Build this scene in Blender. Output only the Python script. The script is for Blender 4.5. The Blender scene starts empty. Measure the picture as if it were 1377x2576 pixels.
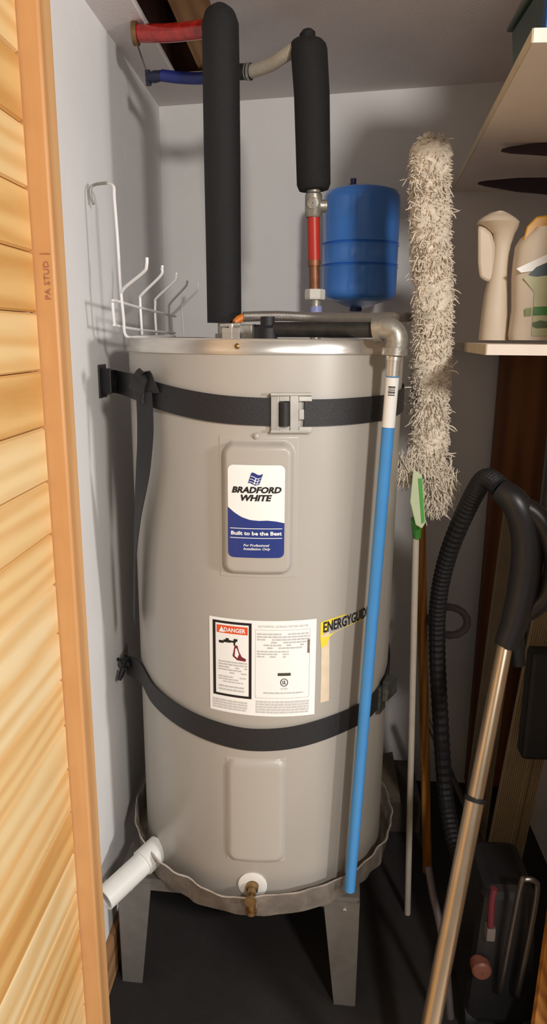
import bpy, math, random
from mathutils import Matrix, Vector
R = math.radians
random.seed(7)
sc = bpy.context.scene
col = sc.collection

# ------------------------------------------------------------------ camera, light, exposure
F, CX, CY, CAMZ = 1780.0, 688.5, 1288.0, 1.45
PITCH, YAW, ROLL = R(14.0), R(3.5), R(0.5)
RM = Matrix.Rotation(YAW, 3, 'Z') @ Matrix.Rotation(math.pi/2 - PITCH, 3, 'X') @ Matrix.Rotation(ROLL, 3, 'Z')
CAM = Vector((0, 0, CAMZ))
cd = bpy.data.cameras.new('camera'); cd.sensor_fit = 'VERTICAL'; cd.sensor_height = 24
cd.lens = F / 2576 * 24; cd.clip_start = 0.02
co = bpy.data.objects.new('camera', cd); col.objects.link(co)
co.matrix_world = Matrix.Translation(CAM) @ RM.to_4x4()
sc.camera = co

w = bpy.data.worlds.new('hall_ambient'); sc.world = w; w.use_nodes = True
bg = w.node_tree.nodes['Background']
bg.inputs[0].default_value = (1.0, 0.96, 0.95, 1); bg.inputs[1].default_value = 0.2

def area(name, loc, target, size, power, color):
    l = bpy.data.lights.new(name, 'AREA'); l.shape = 'DISK'; l.size = size
    l.energy = power; l.color = color
    o = bpy.data.objects.new(name, l); col.objects.link(o)
    o.location = loc
    o.rotation_euler = (Vector(target) - Vector(loc)).to_track_quat('-Z', 'Y').to_euler()
    return o
area('hall_lamp', (0.80, -0.60, 2.03), (-0.1, 1.5, 1.2), 0.20, 23, (1.0, 0.95, 0.89))
wl_ = area('hall_window', (2.45, -0.55, 1.60), (-0.35, 1.35, 0.45), 0.34, 19, (1.0, 0.98, 0.97))
wl_.data.spread = R(125)
vs = sc.view_settings
vs.view_transform = 'Standard'; vs.look = 'None'; vs.gamma = 1; vs.exposure = 0.3
vs.use_curve_mapping = False

# ------------------------------------------------------------------ pixel rays -> world
def ray(px, py):
    return RM @ Vector(((px - CX) / F, -(py - CY) / F, -1.0))
def at(px, py, Y):
    d = ray(px, py); return CAM + d * (Y / d.y)
def atx(px, py, X):
    d = ray(px, py); return CAM + d * (X / d.x)
def atz(px, py, Z):
    d = ray(px, py); return CAM + d * ((Z - CAMZ) / d.z)

# ------------------------------------------------------------------ materials
MATS = {}
def new_mat(name):
    m = bpy.data.materials.new(name); m.use_nodes = True
    return m, m.node_tree.nodes, m.node_tree.links, m.node_tree.nodes['Principled BSDF']
def srgb(r, g, b):
    f = lambda c: (c/12.92 if c <= .04045 else ((c+.055)/1.055)**2.4)
    return (f(r/255), f(g/255), f(b/255), 1)
def mat(name, rgb, rough=.5, metal=0, var=.06, scale=30, bump=0, bscale=200, coat=0, spec=.5, stretch=(1,1,1), trans=0):
    if name in MATS: return MATS[name]
    m, n, l, p = new_mat(name)
    base = srgb(*rgb)
    tc = n.new('ShaderNodeTexCoord'); mp = n.new('ShaderNodeMapping'); mp.inputs['Scale'].default_value = stretch
    l.new(tc.outputs['Object'], mp.inputs['Vector'])
    nz = n.new('ShaderNodeTexNoise'); nz.inputs['Scale'].default_value = scale; nz.inputs['Detail'].default_value = 4
    l.new(mp.outputs[0], nz.inputs['Vector'])
    cr = n.new('ShaderNodeValToRGB')
    cr.color_ramp.elements[0].position = .3; cr.color_ramp.elements[1].position = .7
    cr.color_ramp.elements[0].color = tuple(c*(1-var*1.5) for c in base[:3]) + (1,)
    cr.color_ramp.elements[1].color = tuple(min(1, c*(1+var)) for c in base[:3]) + (1,)
    l.new(nz.outputs[0], cr.inputs[0]); l.new(cr.outputs[0], p.inputs['Base Color'])
    p.inputs['Roughness'].default_value = rough; p.inputs['Metallic'].default_value = metal
    p.inputs['Specular IOR Level'].default_value = spec
    p.inputs['Coat Weight'].default_value = coat
    p.inputs['Transmission Weight'].default_value = trans
    if bump:
        b2 = n.new('ShaderNodeTexNoise'); b2.inputs['Scale'].default_value = bscale; b2.inputs['Detail'].default_value = 3
        l.new(mp.outputs[0], b2.inputs['Vector'])
        bp = n.new('ShaderNodeBump'); bp.inputs['Strength'].default_value = bump; bp.inputs['Distance'].default_value = .002
        l.new(b2.outputs[0], bp.inputs['Height']); l.new(bp.outputs[0], p.inputs['Normal'])
    MATS[name] = m
    return m
def wood(name, c1, c2, axis, rough=.45, ring=9.0, seed=0.0, dist=5.0):
    """plank wood: long grain along an axis, with darker growth streaks"""
    if name in MATS: return MATS[name]
    m, n, l, p = new_mat(name)
    tc = n.new('ShaderNodeTexCoord'); mp = n.new('ShaderNodeMapping')
    s = [1, 1, 1]; s['xyz'.index(axis)] = .12
    mp.inputs['Scale'].default_value = s; mp.inputs['Location'].default_value = (seed, seed*1.7, seed*.6)
    l.new(tc.outputs['Object'], mp.inputs['Vector'])
    wv = n.new('ShaderNodeTexWave'); wv.wave_type = 'RINGS'; wv.rings_direction = axis.upper()
    wv.inputs['Scale'].default_value = ring; wv.inputs['Distortion'].default_value = dist
    wv.inputs['Detail'].default_value = 2; wv.inputs['Detail Scale'].default_value = 1.2
    l.new(mp.outputs[0], wv.inputs['Vector'])
    nz = n.new('ShaderNodeTexNoise'); nz.inputs['Scale'].default_value = 90; l.new(mp.outputs[0], nz.inputs['Vector'])
    mx = n.new('ShaderNodeMix'); mx.data_type = 'FLOAT'; mx.inputs[0].default_value = .35
    l.new(wv.outputs['Fac'], mx.inputs[2]); l.new(nz.outputs[0], mx.inputs[3])
    cr = n.new('ShaderNodeValToRGB'); cr.color_ramp.elements[0].position = .15; cr.color_ramp.elements[1].position = .75
    cr.color_ramp.elements[0].color = srgb(*c2); cr.color_ramp.elements[1].color = srgb(*c1)
    l.new(mx.outputs[0], cr.inputs[0]); l.new(cr.outputs[0], p.inputs['Base Color'])
    p.inputs['Roughness'].default_value = rough
    bp = n.new('ShaderNodeBump'); bp.inputs['Strength'].default_value = .15; bp.inputs['Distance'].default_value = .001
    l.new(mx.outputs[0], bp.inputs['Height']); l.new(bp.outputs[0], p.inputs['Normal'])
    MATS[name] = m
    return m

M_wall   = mat('white_drywall', (232, 230, 228), .85, var=.02, scale=6, bump=.25, bscale=260)
M_ceil   = mat('ceiling_drywall', (232, 224, 222), .9, var=.025, scale=8, bump=.4, bscale=180)
M_floor  = mat('dark_concrete', (38, 35, 34), .75, var=.18, scale=9, bump=.3, bscale=120)
M_jacket = mat('heater_enamel', (178, 172, 163), .38, var=.012, scale=4, coat=.15)
M_silver = mat('bright_steel', (214, 209, 202), .3, metal=.75, var=.05, scale=25, stretch=(1,1,6))
M_galv   = mat('galvanized', (172, 168, 158), .42, metal=.6, var=.2, scale=60, bump=.3, bscale=150)
M_foil   = mat('aluminium_pan', (200, 188, 176), .22, metal=.55, var=.18, scale=30, bump=.8, bscale=26)
M_stand  = mat('grey_stand_steel', (128, 124, 119), .5, metal=.35, var=.06, scale=40)
M_strap  = mat('black_strap_web', (34, 33, 35), .55, var=.15, scale=300, bump=.5, bscale=500)
M_foam   = mat('black_foam', (24, 24, 25), .8, var=.12, scale=120, bump=.5, bscale=260)
M_blue   = mat('blue_tank_paint', (70, 134, 222), .28, var=.03, scale=10, coat=.4)
M_bluepipe = mat('light_blue_plastic', (74, 152, 222), .4, var=.03, scale=20)
M_copper = mat('copper', (150, 104, 80), .5, metal=.7, var=.2, scale=50)
M_brass  = mat('weathered_brass', (150, 122, 84), .4, metal=.9, var=.2, scale=60)
M_red    = mat('red_pex', (196, 50, 36), .4, var=.05)
M_redclear = mat('red_pex_glossy', (176, 40, 34), .18, var=.25, scale=60, coat=.5)
M_darkblue = mat('dark_blue_pex', (30, 46, 120), .4, var=.1)
M_white  = mat('white_plastic', (232, 230, 224), .4, var=.02)
M_wire   = mat('white_coated_wire', (236, 232, 230), .35, var=.02)
M_label  = mat('label_white', (246, 245, 242), .45, var=.01)
M_navy   = mat('label_navy', (38, 56, 128), .4, var=.03)
M_black  = mat('print_black', (22, 20, 22), .5, var=.02)
M_grey   = mat('print_grey', (194, 192, 190), .6, var=.05)
M_palegrey = mat('print_pale_grey', (206, 203, 200), .6, var=.08, scale=500)
M_orange = mat('print_orange', (232, 84, 42), .5, var=.03)
M_maroon = mat('print_maroon', (120, 36, 48), .5, var=.05)
M_yellow = mat('energy_yellow', (240, 214, 62), .5, var=.04)
M_shelf  = mat('white_melamine', (240, 226, 214), .5, var=.03, scale=14)
M_shelfside = mat('raw_shelf_edge', (206, 190, 160), .8, var=.06, scale=60)
M_yarn   = mat('cotton_yarn', (238, 226, 208), .95, var=.12, scale=60)
M_green  = mat('green_plastic', (88, 176, 78), .4, var=.03)
M_palegreen = mat('pale_green_plastic', (206, 220, 180), .5, var=.03)
M_blackp = mat('black_plastic', (30, 29, 32), .4, var=.1)
M_rubber = mat('black_rubber', (24, 24, 27), .6, var=.1)
M_chrome = mat('champagne_metal', (206, 184, 156), .3, metal=.9, var=.06, stretch=(1,1,.1))
M_beige  = mat('beige_vinyl', (150, 134, 108), .6, var=.05, scale=20)
M_bottle = mat('cream_hdpe', (214, 198, 176), .5, var=.02)
M_bagg   = mat('dark_green_plastic', (44, 66, 56), .35, var=.15, scale=12)
M_bagblue = mat('blue_lid', (22, 74, 134), .4, var=.05)
M_purple = mat('dark_purple_steel', (46, 28, 40), .5, var=.1)
M_cavity = mat('dark_cavity_wood', (120, 82, 70), .9, var=.3, scale=12)
M_copperwire = mat('orange_wire', (214, 120, 36), .4, var=.05)
M_card   = mat('dark_cardboard', (66, 58, 50), .9, var=.1)
M_brownpanel = wood('brown_door_wood', (140, 84, 40), (104, 58, 24), 'z', .55, ring=5)
M_stick  = wood('orange_broom_wood', (196, 134, 58), (158, 98, 34), 'z', .5, ring=20)
M_joist  = wood('tan_joist', (190, 146, 96), (160, 116, 72), 'y', .8)
M_stud   = wood('pine_stud', (216, 166, 112), (196, 142, 88), 'z', .5, ring=6, dist=3)
M_base   = wood('pine_baseboard', (168, 126, 86), (138, 98, 62), 'y', .6)
M_boards = [wood('pine_board_%d' % i, c1, c2, 'y', .42, ring=10, seed=i*2.3, dist=6) for i, (c1, c2) in enumerate([
    ((236, 200, 142), (222, 176, 112)), ((238, 208, 154), (226, 188, 130)), ((232, 188, 122), (214, 162, 94)),
    ((240, 214, 166), (226, 186, 126)), ((228, 184, 118), (206, 152, 84))])]

# ------------------------------------------------------------------ mesh building
class MB:
    def __init__(s): s.v = []; s.f = []
    def add(s, vs, fs):
        b = len(s.v); s.v += [Vector(x) for x in vs]; s.f += [[i + b for i in f] for f in fs]; return s
    def box(s, lo, hi, xf=None):
        vs = [Vector((x, y, z)) for x in (lo[0], hi[0]) for y in (lo[1], hi[1]) for z in (lo[2], hi[2])]
        if xf: vs = [xf @ q for q in vs]
        return s.add(vs, [(0,1,3,2), (4,6,7,5), (0,4,5,1), (2,3,7,6), (0,2,6,4), (1,5,7,3)])
    def hexa(s, b4, t4):
        return s.add(list(b4) + list(t4), [(3,2,1,0), (4,5,6,7), (0,1,5,4), (1,2,6,5), (2,3,7,6), (3,0,4,7)])
    def tube(s, pts, r, seg=14, caps=True, closed=False):
        pts = [Vector(p) for p in pts]; n = len(pts)
        rr = r if isinstance(r, (list, tuple)) else [r]*n
        up = None; rings = []
        for i, p in enumerate(pts):
            a = pts[(i-1) % n] if (i > 0 or closed) else p; b = pts[(i+1) % n] if (i < n-1 or closed) else p
            t = (b - a)
            if t.length < 1e-9: t = Vector((0, 0, 1))
            t.normalize()
            if up is None:
                up = Vector((0,0,1)) if abs(t.z) < .9 else Vector((0,1,0))
            u = t.cross(up)
            if u.length < 1e-5: u = t.cross(Vector((1, .3, .2)))
            u.normalize(); up = u.cross(t).normalized()
            rings.append([p + (u*math.cos(k*2*math.pi/seg) + up*math.sin(k*2*math.pi/seg))*rr[i] for k in range(seg)])
        vs = [q for ring in rings for q in ring]; fs = []
        for i in range(n if closed else n-1):
            j = (i+1) % n
            for k in range(seg):
                k2 = (k+1) % seg
                fs.append((i*seg+k, i*seg+k2, j*seg+k2, j*seg+k))
        if caps and not closed:
            fs.append(tuple(range(seg))[::-1]); fs.append(tuple((n-1)*seg+k for k in range(seg)))
        return s.add(vs, fs)
    def lathe(s, prof, origin=(0,0,0), axis=None, seg=48, a0=0, a1=2*math.pi):
        """prof: (radius, height) list, revolved about the axis through origin"""
        o = Vector(origin); full = abs(a1-a0-2*math.pi) < 1e-6
        q = Vector((0,0,1)).rotation_difference(Vector(axis).normalized()).to_matrix() if axis is not None else Matrix.Identity(3)
        m = seg if full else seg+1; vs = []; fs = []
        for (r, h) in prof:
            for k in range(m):
                a = a0 + (a1-a0)*k/seg
                vs.append(o + q @ Vector((r*math.cos(a), r*math.sin(a), h)))
        for i in range(len(prof)-1):
            for k in range(seg):
                k2 = (k+1) % m
                fs.append((i*m+k, i*m+k2, (i+1)*m+k2, (i+1)*m+k))
        return s.add(vs, fs)
    def ribbon(s, pts, width, thick, side=None, up=(0,0,1)):
        """flat strap: pts are centre points, the width lies along up (list or one), the thickness along side"""
        pts = [Vector(p) for p in pts]; n = len(pts); vs = []; fs = []
        for i, p in enumerate(pts):
            t = (pts[min(i+1, n-1)] - pts[max(i-1, 0)]).normalized()
            u = Vector(up[i] if isinstance(up, list) else up); u = (u - t*u.dot(t)).normalized()
            nn = t.cross(u).normalized()*thick/2; w_ = width[i] if isinstance(width, list) else width
            h = u*w_/2
            vs += [p-h-nn, p-h+nn, p+h+nn, p+h-nn]
        for i in range(n-1):
            for k in range(4):
                k2 = (k+1) % 4
                fs.append((i*4+k, i*4+k2, (i+1)*4+k2, (i+1)*4+k))
        fs += [(3,2,1,0), tuple((n-1)*4+k for k in range(4))]
        return s.add(vs, fs)
    def grid(s, fn, nu, nv):
        vs = [fn(i/nu, j/nv) for j in range(nv+1) for i in range(nu+1)]
        fs = [(j*(nu+1)+i, j*(nu+1)+i+1, (j+1)*(nu+1)+i+1, (j+1)*(nu+1)+i) for j in range(nv) for i in range(nu)]
        return s.add(vs, fs)
    def build(s, name, m, parent=None, smooth=True, angle=35, bevel=0, loc=None, label=None):
        o0 = Vector((0,0,0))
        if parent is not None:
            q = parent
            while q is not None: o0 += q.location; q = q.parent
        elif loc is not None: o0 = Vector(loc)
        else:
            xs = [v.x for v in s.v]; ys = [v.y for v in s.v]; zs = [v.z for v in s.v]
            o0 = Vector(((min(xs)+max(xs))/2, (min(ys)+max(ys))/2, min(zs)))
        me = bpy.data.meshes.new(name)
        me.from_pydata([v - o0 for v in s.v], [], s.f); me.update()
        import bmesh
        bm = bmesh.new(); bm.from_mesh(me); bmesh.ops.recalc_face_normals(bm, faces=bm.faces); bm.to_mesh(me); bm.free()
        if smooth:
            me.shade_smooth(); me.set_sharp_from_angle(angle=R(angle))
        me.materials.append(m)
        o = bpy.data.objects.new(name, me); col.objects.link(o)
        if parent is None: o.location = o0
        else: o.parent = parent
        if bevel:
            b = o.modifiers.new('bevel', 'BEVEL'); b.width = bevel; b.segments = 2; b.limit_method = 'ANGLE'
        if label: o['label'] = label
        return o
def tag(o, label, cat, group=None):
    o['label'] = label; o['category'] = cat
    if group: o['group'] = group
    return o
def thing(name, label, cat, loc, group=None):
    o = bpy.data.objects.new(name, None); col.objects.link(o); o.location = loc; o.empty_display_size = .05
    return tag(o, label, cat, group)
def struct(o): o['kind'] = 'structure'; return o
def smooth_path(pts, n=8):
    """Catmull-Rom through the points"""
    pts = [Vector(p) for p in pts]; out = []
    P = [pts[0]] + pts + [pts[-1]]
    for i in range(1, len(P)-2):
        for k in range(n):
            t = k/n; a, b, c, d = P[i-1], P[i], P[i+1], P[i+2]
            out.append(.5*((2*b) + (c-a)*t + (2*a-5*b+4*c-d)*t*t + (3*b-a-3*c+d)*t**3))
    out.append(pts[-1]); return out
def text_verts(body, size, shear=0.0, bold=0.0, align='CENTER', spacing=1.0):
    cu = bpy.data.curves.new('txt', 'FONT'); cu.body = body; cu.size = size; cu.shear = shear
    cu.align_x = align; cu.align_y = 'CENTER'; cu.offset = bold; cu.resolution_u = 2; cu.space_character = spacing
    to = bpy.data.objects.new('txt', cu)
    me = bpy.data.meshes.new_from_object(to)
    vs = [v.co.copy() for v in me.vertices]; fs = [list(p.vertices) for p in me.polygons]
    bpy.data.objects.remove(to); bpy.data.meshes.remove(me); bpy.data.curves.remove(cu)
    return vs, fs

# ------------------------------------------------------------------ room
XL = at(410, 600, 2.12).x          # left wall face
YB = 2.12                          # back wall face
XR = 0.68
ZC = lambda x: atz_c + (x - XL)*.055
atz_c = at(410, 268, YB).z
ZF = 0.0
struct(MB().box((XL-.2, .95, -.06), (1.0, YB+.1, 0)).build('floor', M_floor, smooth=False))
struct(MB().box((-1.6, -3.6, -.06), (3.2, .95, 0)).build('floor', mat('pale_bounce_floor', (214, 200, 184), .7, var=.05, scale=5), smooth=False))  # unseen hall floor, added pale to bounce light up to the ceiling
struct(MB().box((XL-.09, 1.035, 0), (XL, YB, 2.6)).build('wall_left', M_wall, smooth=False))
struct(MB().box((XL-.09, YB, 0), (XR+.1, YB+.09, 2.6)).build('wall_back', M_wall, smooth=False))
struct(MB().box((XR, 1.0, 0), (XR+.09, YB, 2.6)).build('wall_right', M_wall, smooth=False))
struct(MB().box((.50, .93, 0), (.95, 1.0, 2.6)).build('wall_front', M_wall, smooth=False))  # unseen return wall, added to keep lamp light off the right side
struct(MB().box((XL, 1.04, 0), (XL+.014, YB, .11)).build('baseboard_left', M_base, smooth=False, bevel=.003))
# ceiling with a rough opening for the water lines
hx0, hx1 = at(330, 5, 1.5).x, at(545, 60, 1.62).x
hy0, hy1 = 1.36, 1.93
def ceiling():
    mb = MB(); xs = [XL, hx0, hx1, XR]; ys = [1.0, hy0, hy1, YB]; th = .016
    for i in range(3):
        for j in range(3):
            if i == 1 and j == 1: continue
            q = [(xs[i], ys[j]), (xs[i+1], ys[j]), (xs[i+1], ys[j+1]), (xs[i], ys[j+1])]
            mb.hexa([(x, y, ZC(x)) for x, y in q], [(x, y, ZC(x)+th) for x, y in q])
    return mb
struct(ceiling().build('ceiling', M_ceil, smooth=False))
cv = MB(); z0, z1 = ZC(hx0)+.017, ZC(hx0)+.26
cv.box((hx0-.03, hy0-.04, z0), (hx0-.012, hy1+.04, z1)).box((hx1+.06, hy0-.04, z0+.03), (hx1+.08, hy1+.04, z1))
cv.box((hx0-.03, hy0-.05, z0), (hx1+.08, hy0-.04, z1)).box((hx0-.03, hy1+.04, z0), (hx1+.08, hy1+.05, z1)).box((hx0-.03, hy0-.05, z1), (hx1+.08, hy1+.05, z1+.02))
struct(cv.build('trim_1', M_cavity, smooth=False))
struct(MB().box((hx1-.09, hy0-.03, ZC(hx1)+.02), (hx1-.005, hy1+.03, ZC(hx1)+.2)).build('trim_2', M_joist, smooth=False))

# ------------------------------------------------------------------ pine board door with stud
ye = 1.0
XB = at(96, 850, ye).x                    # board face
bw = .0800
door = thing('board_door', 'open pine door of horizontal tongue and groove boards with a stud edge', 'door', (XB, ye-.3, 0))
zt = at(30, 135, ye-.0).z
zref = at(50, 135, ye).z
for i in range(-5, 24):
    zhi = zref - bw*i; zlo = zhi - bw
    if zlo < .02: break
    g = .0034
    pr = [(0, zlo+g), (0, zhi-g), (-g*1.25, zhi-.0006), (-.017, zhi-.0006), (-.017, zlo+.0006), (-g*1.25, zlo+.0006)]
    mb = MB(); n = len(pr); y0, y1 = .25, ye
    vs = [(XB+a, y, b) for y in (y0, y1) for a, b in pr]
    mb.add(vs, [tuple(range(n)), tuple(range(2*n-1, n-1, -1))] + [(k, (k+1) % n, n+(k+1) % n, n+k) for k in range(n)])
    mb.build('board', random.choice(M_boards), door, smooth=False)
# stud standing at the board ends: narrow face towards the room, wide face along the closet
xs0 = XB - .012; xs1 = at(151, 860, ye+.004).x
st = MB().box((xs0, ye+.003, .012), (xs1, ye+.05, 2.5)).build('stud', M_stud, door, bevel=.004)
vs_, fs_ = text_verts('PA STUD', .0125, bold=.0002, align='CENTER', spacing=1.05)
pS = at(118, 705, ye); cz = pS.z; cxs = (XB + xs1)/2 + .002
def stampmap(v): return Vector((cxs + (-v.y) - .004, ye+.0024, cz + v.x))
mb = MB().add([Vector((cxs - v.y*.9 + .001, ye+.0022, cz + v.x)) for v in vs_], fs_)
for k in (0,):
    zt_ = cz + .034
    mb.add([(cxs-.007, ye+.0022, zt_), (cxs+.007, ye+.0022, zt_), (cxs+.007, ye+.0022, zt_+.0015), (cxs-.007, ye+.0022, zt_+.0015)], [(0,1,2,3)])
mb.build('grade_stamp', mat('stamp_ink', (168, 110, 80), .6, var=.2, scale=200), st, smooth=False)

# ------------------------------------------------------------------ water heater
HX, HY = at(671, 860, 1.506).x, 1.506
HR = .2815
def cyl(px, py, r=HR):
    """where the view ray meets the heater's cylinder of radius r -> (theta, z); theta 0 faces -Y"""
    d = ray(px, py); ox, oy = -HX, -HY
    a = d.x*d.x + d.y*d.y; b = 2*(ox*d.x + oy*d.y); c = ox*ox + oy*oy - r*r
    disc = max(0, b*b - 4*a*c); t = (-b - math.sqrt(disc))/(2*a)
    p = CAM + d*t
    return math.atan2(p.x-HX, -(p.y-HY)), p.z
def cp(th, z, r=HR): return Vector((HX + r*math.sin(th), HY - r*math.cos(th), z))
ZTOP = cyl(671, 852)[1]; ZBAND = cyl(671, 888)[1]
PANTOP = cyl(660, 2254, .31)[1]; PANBOT = cyl(660, 2312, .305)[1]
ZSTAND = PANBOT - .004; ZBOT = PANBOT + .004
wh = thing('water_heater', 'tall grey cylindrical electric water heater strapped beside the white wall', 'water heater', (HX, HY, ZBOT))
MB().lathe([(0.001, ZBOT), (HR-.006, ZBOT), (HR-.004, ZBOT+.003), (HR, ZBOT+.012), (HR, ZBAND), (HR-.004, ZBAND+.003), (.001, ZBAND+.003)], (HX, HY, 0), seg=128).build('jacket', M_jacket, wh)
MB().lathe([(HR-.002, ZBAND-.003), (HR+.0025, ZBAND-.003), (HR+.0035, ZBAND), (HR+.0025, ZBAND+.004), (HR+.0018, ZTOP-.004), (HR+.003, ZTOP-.002), (HR+.001, ZTOP), (HR-.004, ZTOP), (HR-.006, ZTOP-.012), (.001, ZTOP-.012)], (HX, HY, 0), seg=128).build('top_band', M_silver, wh)
def screw(px, py, r, parent, m=M_silver, s=.005):
    th, z = cyl(px, py, r); n = Vector((math.sin(th), -math.cos(th), 0))
    return MB().lathe([(s, 0), (s*.95, s*.35), (s*.6, s*.7), (.0002, s*.85)], cp(th, z, r-.0005), n, 16).build('screw', m, parent)
screw(597, 871, HR+.002, wh, M_brass)

def rrect_dist(u, v, w_, h_, rad):
    """signed distance inside a rounded rectangle centred at 0 (positive inside)"""
    qx = abs(u) - (w_/2 - rad); qy = abs(v) - (h_/2 - rad)
    return rad - math.hypot(max(qx, 0), max(qy, 0)) - min(max(qx, qy), 0)
def cover(x0, x1, y0, y1, name, lift, flange=.010, rad=.022, edge=.012):
    tl = cyl(x0, y0); br = cyl(x1, y1)
    thc = (tl[0]+br[0])/2; zc = (tl[1]+br[1])/2; w_ = (br[0]-tl[0])*HR; h_ = tl[1]-br[1]
    W2, H2 = w_+2*flange, h_+2*flange
    def fn(i, j):
        u = (i-.5)*W2; v = (j-.5)*H2
        d = rrect_dist(u, v, w_, h_, rad)
        t = max(0, min(1, d/edge)); s = math.sin(t*math.pi/2)**.8 if t > 0 else 0
        e = max(abs(u)-(W2/2-.001), abs(v)-(H2/2-.001))
        return cp(thc+u/HR, zc+v, HR + .0006 + lift*s - (.002 if e > 0 else 0))
    o = MB().grid(fn, 70, 110).build(name, M_jacket, wh, angle=80)
    return o, thc, zc, w_, h_
up, uth, uz, uw, uh = cover(562, 735, 1108, 1442, 'access_cover', .017)
screw(645, 1097, HR+.002, up, M_jacket, .0055)
lo, lth, lz, lw, lh = cover(569, 716, 1903, 2166, 'access_cover', .007, flange=.002, edge=.014)

# --- brand label on the upper cover
RL = HR + .0012 + .017
tl = cyl(573, 1168, RL); br = cyl(715, 1403, RL)
bth, bz, bwid, bhgt = (tl[0]+br[0])/2, (tl[1]+br[1])/2, (br[0]-tl[0])*RL, tl[1]-br[1]
def rr_sheet(thc, zc, w_, h_, r, rad, top=None, n=28):
    """rounded rectangular sheet on the cylinder; top(u) optionally cuts its upper edge"""
    mb = MB(); vs = []
    for i in range(n+1):
        # concentrate columns at the corners
        t = i/n; u = -w_/2 + w_*(.5-.5*math.cos(math.pi*t))
        q = max(0, abs(u)-(w_/2-rad)); c = rad - math.sqrt(max(0, rad*rad-q*q))
        hi = h_/2 - c; lo_ = -h_/2 + c
        if top: hi = min(hi, top(u))
        vs += [cp(thc+u/r, zc+lo_, r), cp(thc+u/r, zc+hi, r)]
    return mb.add(vs, [(2*i, 2*i+2, 2*i+3, 2*i+1) for i in range(n)])
def text_on(parent, body, u, v, size, thc, zc, r, m, shear=0, bold=0, name='lettering', fit=None, align='CENTER', spacing=1, sy=1):
    vs, fs = text_verts(body, size, shear, bold, align, spacing)
    k = 1
    if fit:
        wd = max(q.x for q in vs) - min(q.x for q in vs); k = fit/wd
    return MB().add([cp(thc + (u+q.x*k)/r, zc + v + q.y*sy, r) for q in vs], fs).build(name, m, parent, smooth=False)
blab = rr_sheet(bth, bz, bwid, bhgt, RL+.0004, .010).build('brand_label', M_label, up, smooth=False)
def wave(u):
    t = u/bwid + .5; tb = [(0, .45), (.12, .51), (.25, .557), (.4, .585), (.55, .592), (.7, .588), (.85, .598), (1, .618)]
    for (a, b), (c, d) in zip(tb, tb[1:]):
        if t <= c + 1e-6: return bhgt*(.5 - (b + (d-b)*(t-a)/(c-a)))
    return bhgt*(.5-.618)
rr_sheet(bth, bz, bwid, bhgt, RL+.0008, .010, top=wave).build('blue_field', M_navy, up, smooth=False)
T = lambda *a, **k: text_on(up, *a, bth, bz, RL+.0013, **k)
T('BRADFORD', .0, bhgt*.235, .0150, m=M_black, shear=.25, bold=.0006, fit=bwid*.87)
T('WHITE', -.002, bhgt*.150, .0150, m=M_black, shear=.25, bold=.0006, fit=bwid*.55)
T('Built to be the Best', 0, -bhgt*.232, .0095, m=M_label, bold=.0003, fit=bwid*.90)
T('For Professional', 0, -bhgt*.362, .0062, m=M_label, shear=.25, bold=.0001, fit=bwid*.46)
T('Installation Only', .001, -bhgt*.402, .0062, m=M_label, shear=.25, bold=.0001, fit=bwid*.48)
mb = MB()
for v in (-.178, -.282):
    mb.grid(lambda i, j: cp(bth+(i-.5)*bwid*.92/RL, bz+bhgt*v+(j-.5)*.0012, RL+.0013), 8, 1)
mb.build('rule_line', M_label, up, smooth=False)
mb = MB(); mw = MB()
def flagpt(i, j, r=RL+.0012):
    u = (i-.5)*bwid*.2 + (j-.5)*.006; v = bhgt*.355 + (j-.5)*bhgt*.11 + .0022*math.sin(i*5.5+1.0)
    return cp(bth+(u-.001)/RL, bz+v, r)
mb.grid(flagpt, 10, 6).build('flag_emblem', M_navy, up, smooth=False)
for (a, b, c, d) in ((.05,.95,.62,.68), (.05,.95,.36,.42), (.05,.95,.12,.17), (.46,.54,.05,.66), (.7,.76,.05,.66)):
    mw.grid(lambda i, j: flagpt(a+(b-a)*i, c+(d-c)*j, RL+.0016), 6, 1)
mw.build('flag_stripe', M_label, up, smooth=False)

# --- rating label, with danger panel, below
ra = cyl(527, 1548); rb = cyl(797, 1556); rc = cyl(791, 1796); rd = cyl(530, 1781)
def rl(u, v, r=HR+.0006):
    """u,v in 0..1 from the label's upper left"""
    th = (ra[0]*(1-u)+rb[0]*u)*(1-v) + (rd[0]*(1-u)+rc[0]*u)*v
    z = (ra[1]*(1-u)+rb[1]*u)*(1-v) + (rd[1]*(1-u)+rc[1]*u)*v
    return cp(th, z, r)
rlab = MB().grid(lambda i, j: rl(i, j), 24, 4).build('rating_label', M_label, wh, smooth=False)
def prect(mb, u0, v0, u1, v1, r=HR+.0011, n=6): return mb.grid(lambda i, j: rl(u0+(u1-u0)*i, v0+(v1-v0)*j, r), n, 1)
def ptext(body, u, v, su, sv, m, r=HR+.0016, name='lettering', bold=0, shear=0, align='CENTER'):
    """text fitted to a box su x sv of the label, centred at u,v"""
    vs, fs = text_verts(body, 1.0, shear, bold, 'CENTER')
    x0 = min(q.x for q in vs); x1 = max(q.x for q in vs); y0 = min(q.y for q in vs); y1 = max(q.y for q in vs)
    return MB().add([rl(u+((q.x-x0)/(x1-x0)-.5)*su, v-((q.y-y0)/(y1-y0)-.5)*sv, r) for q in vs], fs).build(name, m, rlab, smooth=False)
mb = MB()
for q in ((.035,.03,.40,.055), (.035,.055,.062,.80), (.375,.055,.40,.80), (.035,.80,.40,.825)): prect(mb, *q)
mb.build('danger_frame', M_black, rlab, smooth=False)
prect(MB(), .075, .075, .365, .155).build('danger_heading', M_orange, rlab, smooth=False)
ptext('DANGER', .245, .116, .20, .045, M_label, bold=.03)
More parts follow.
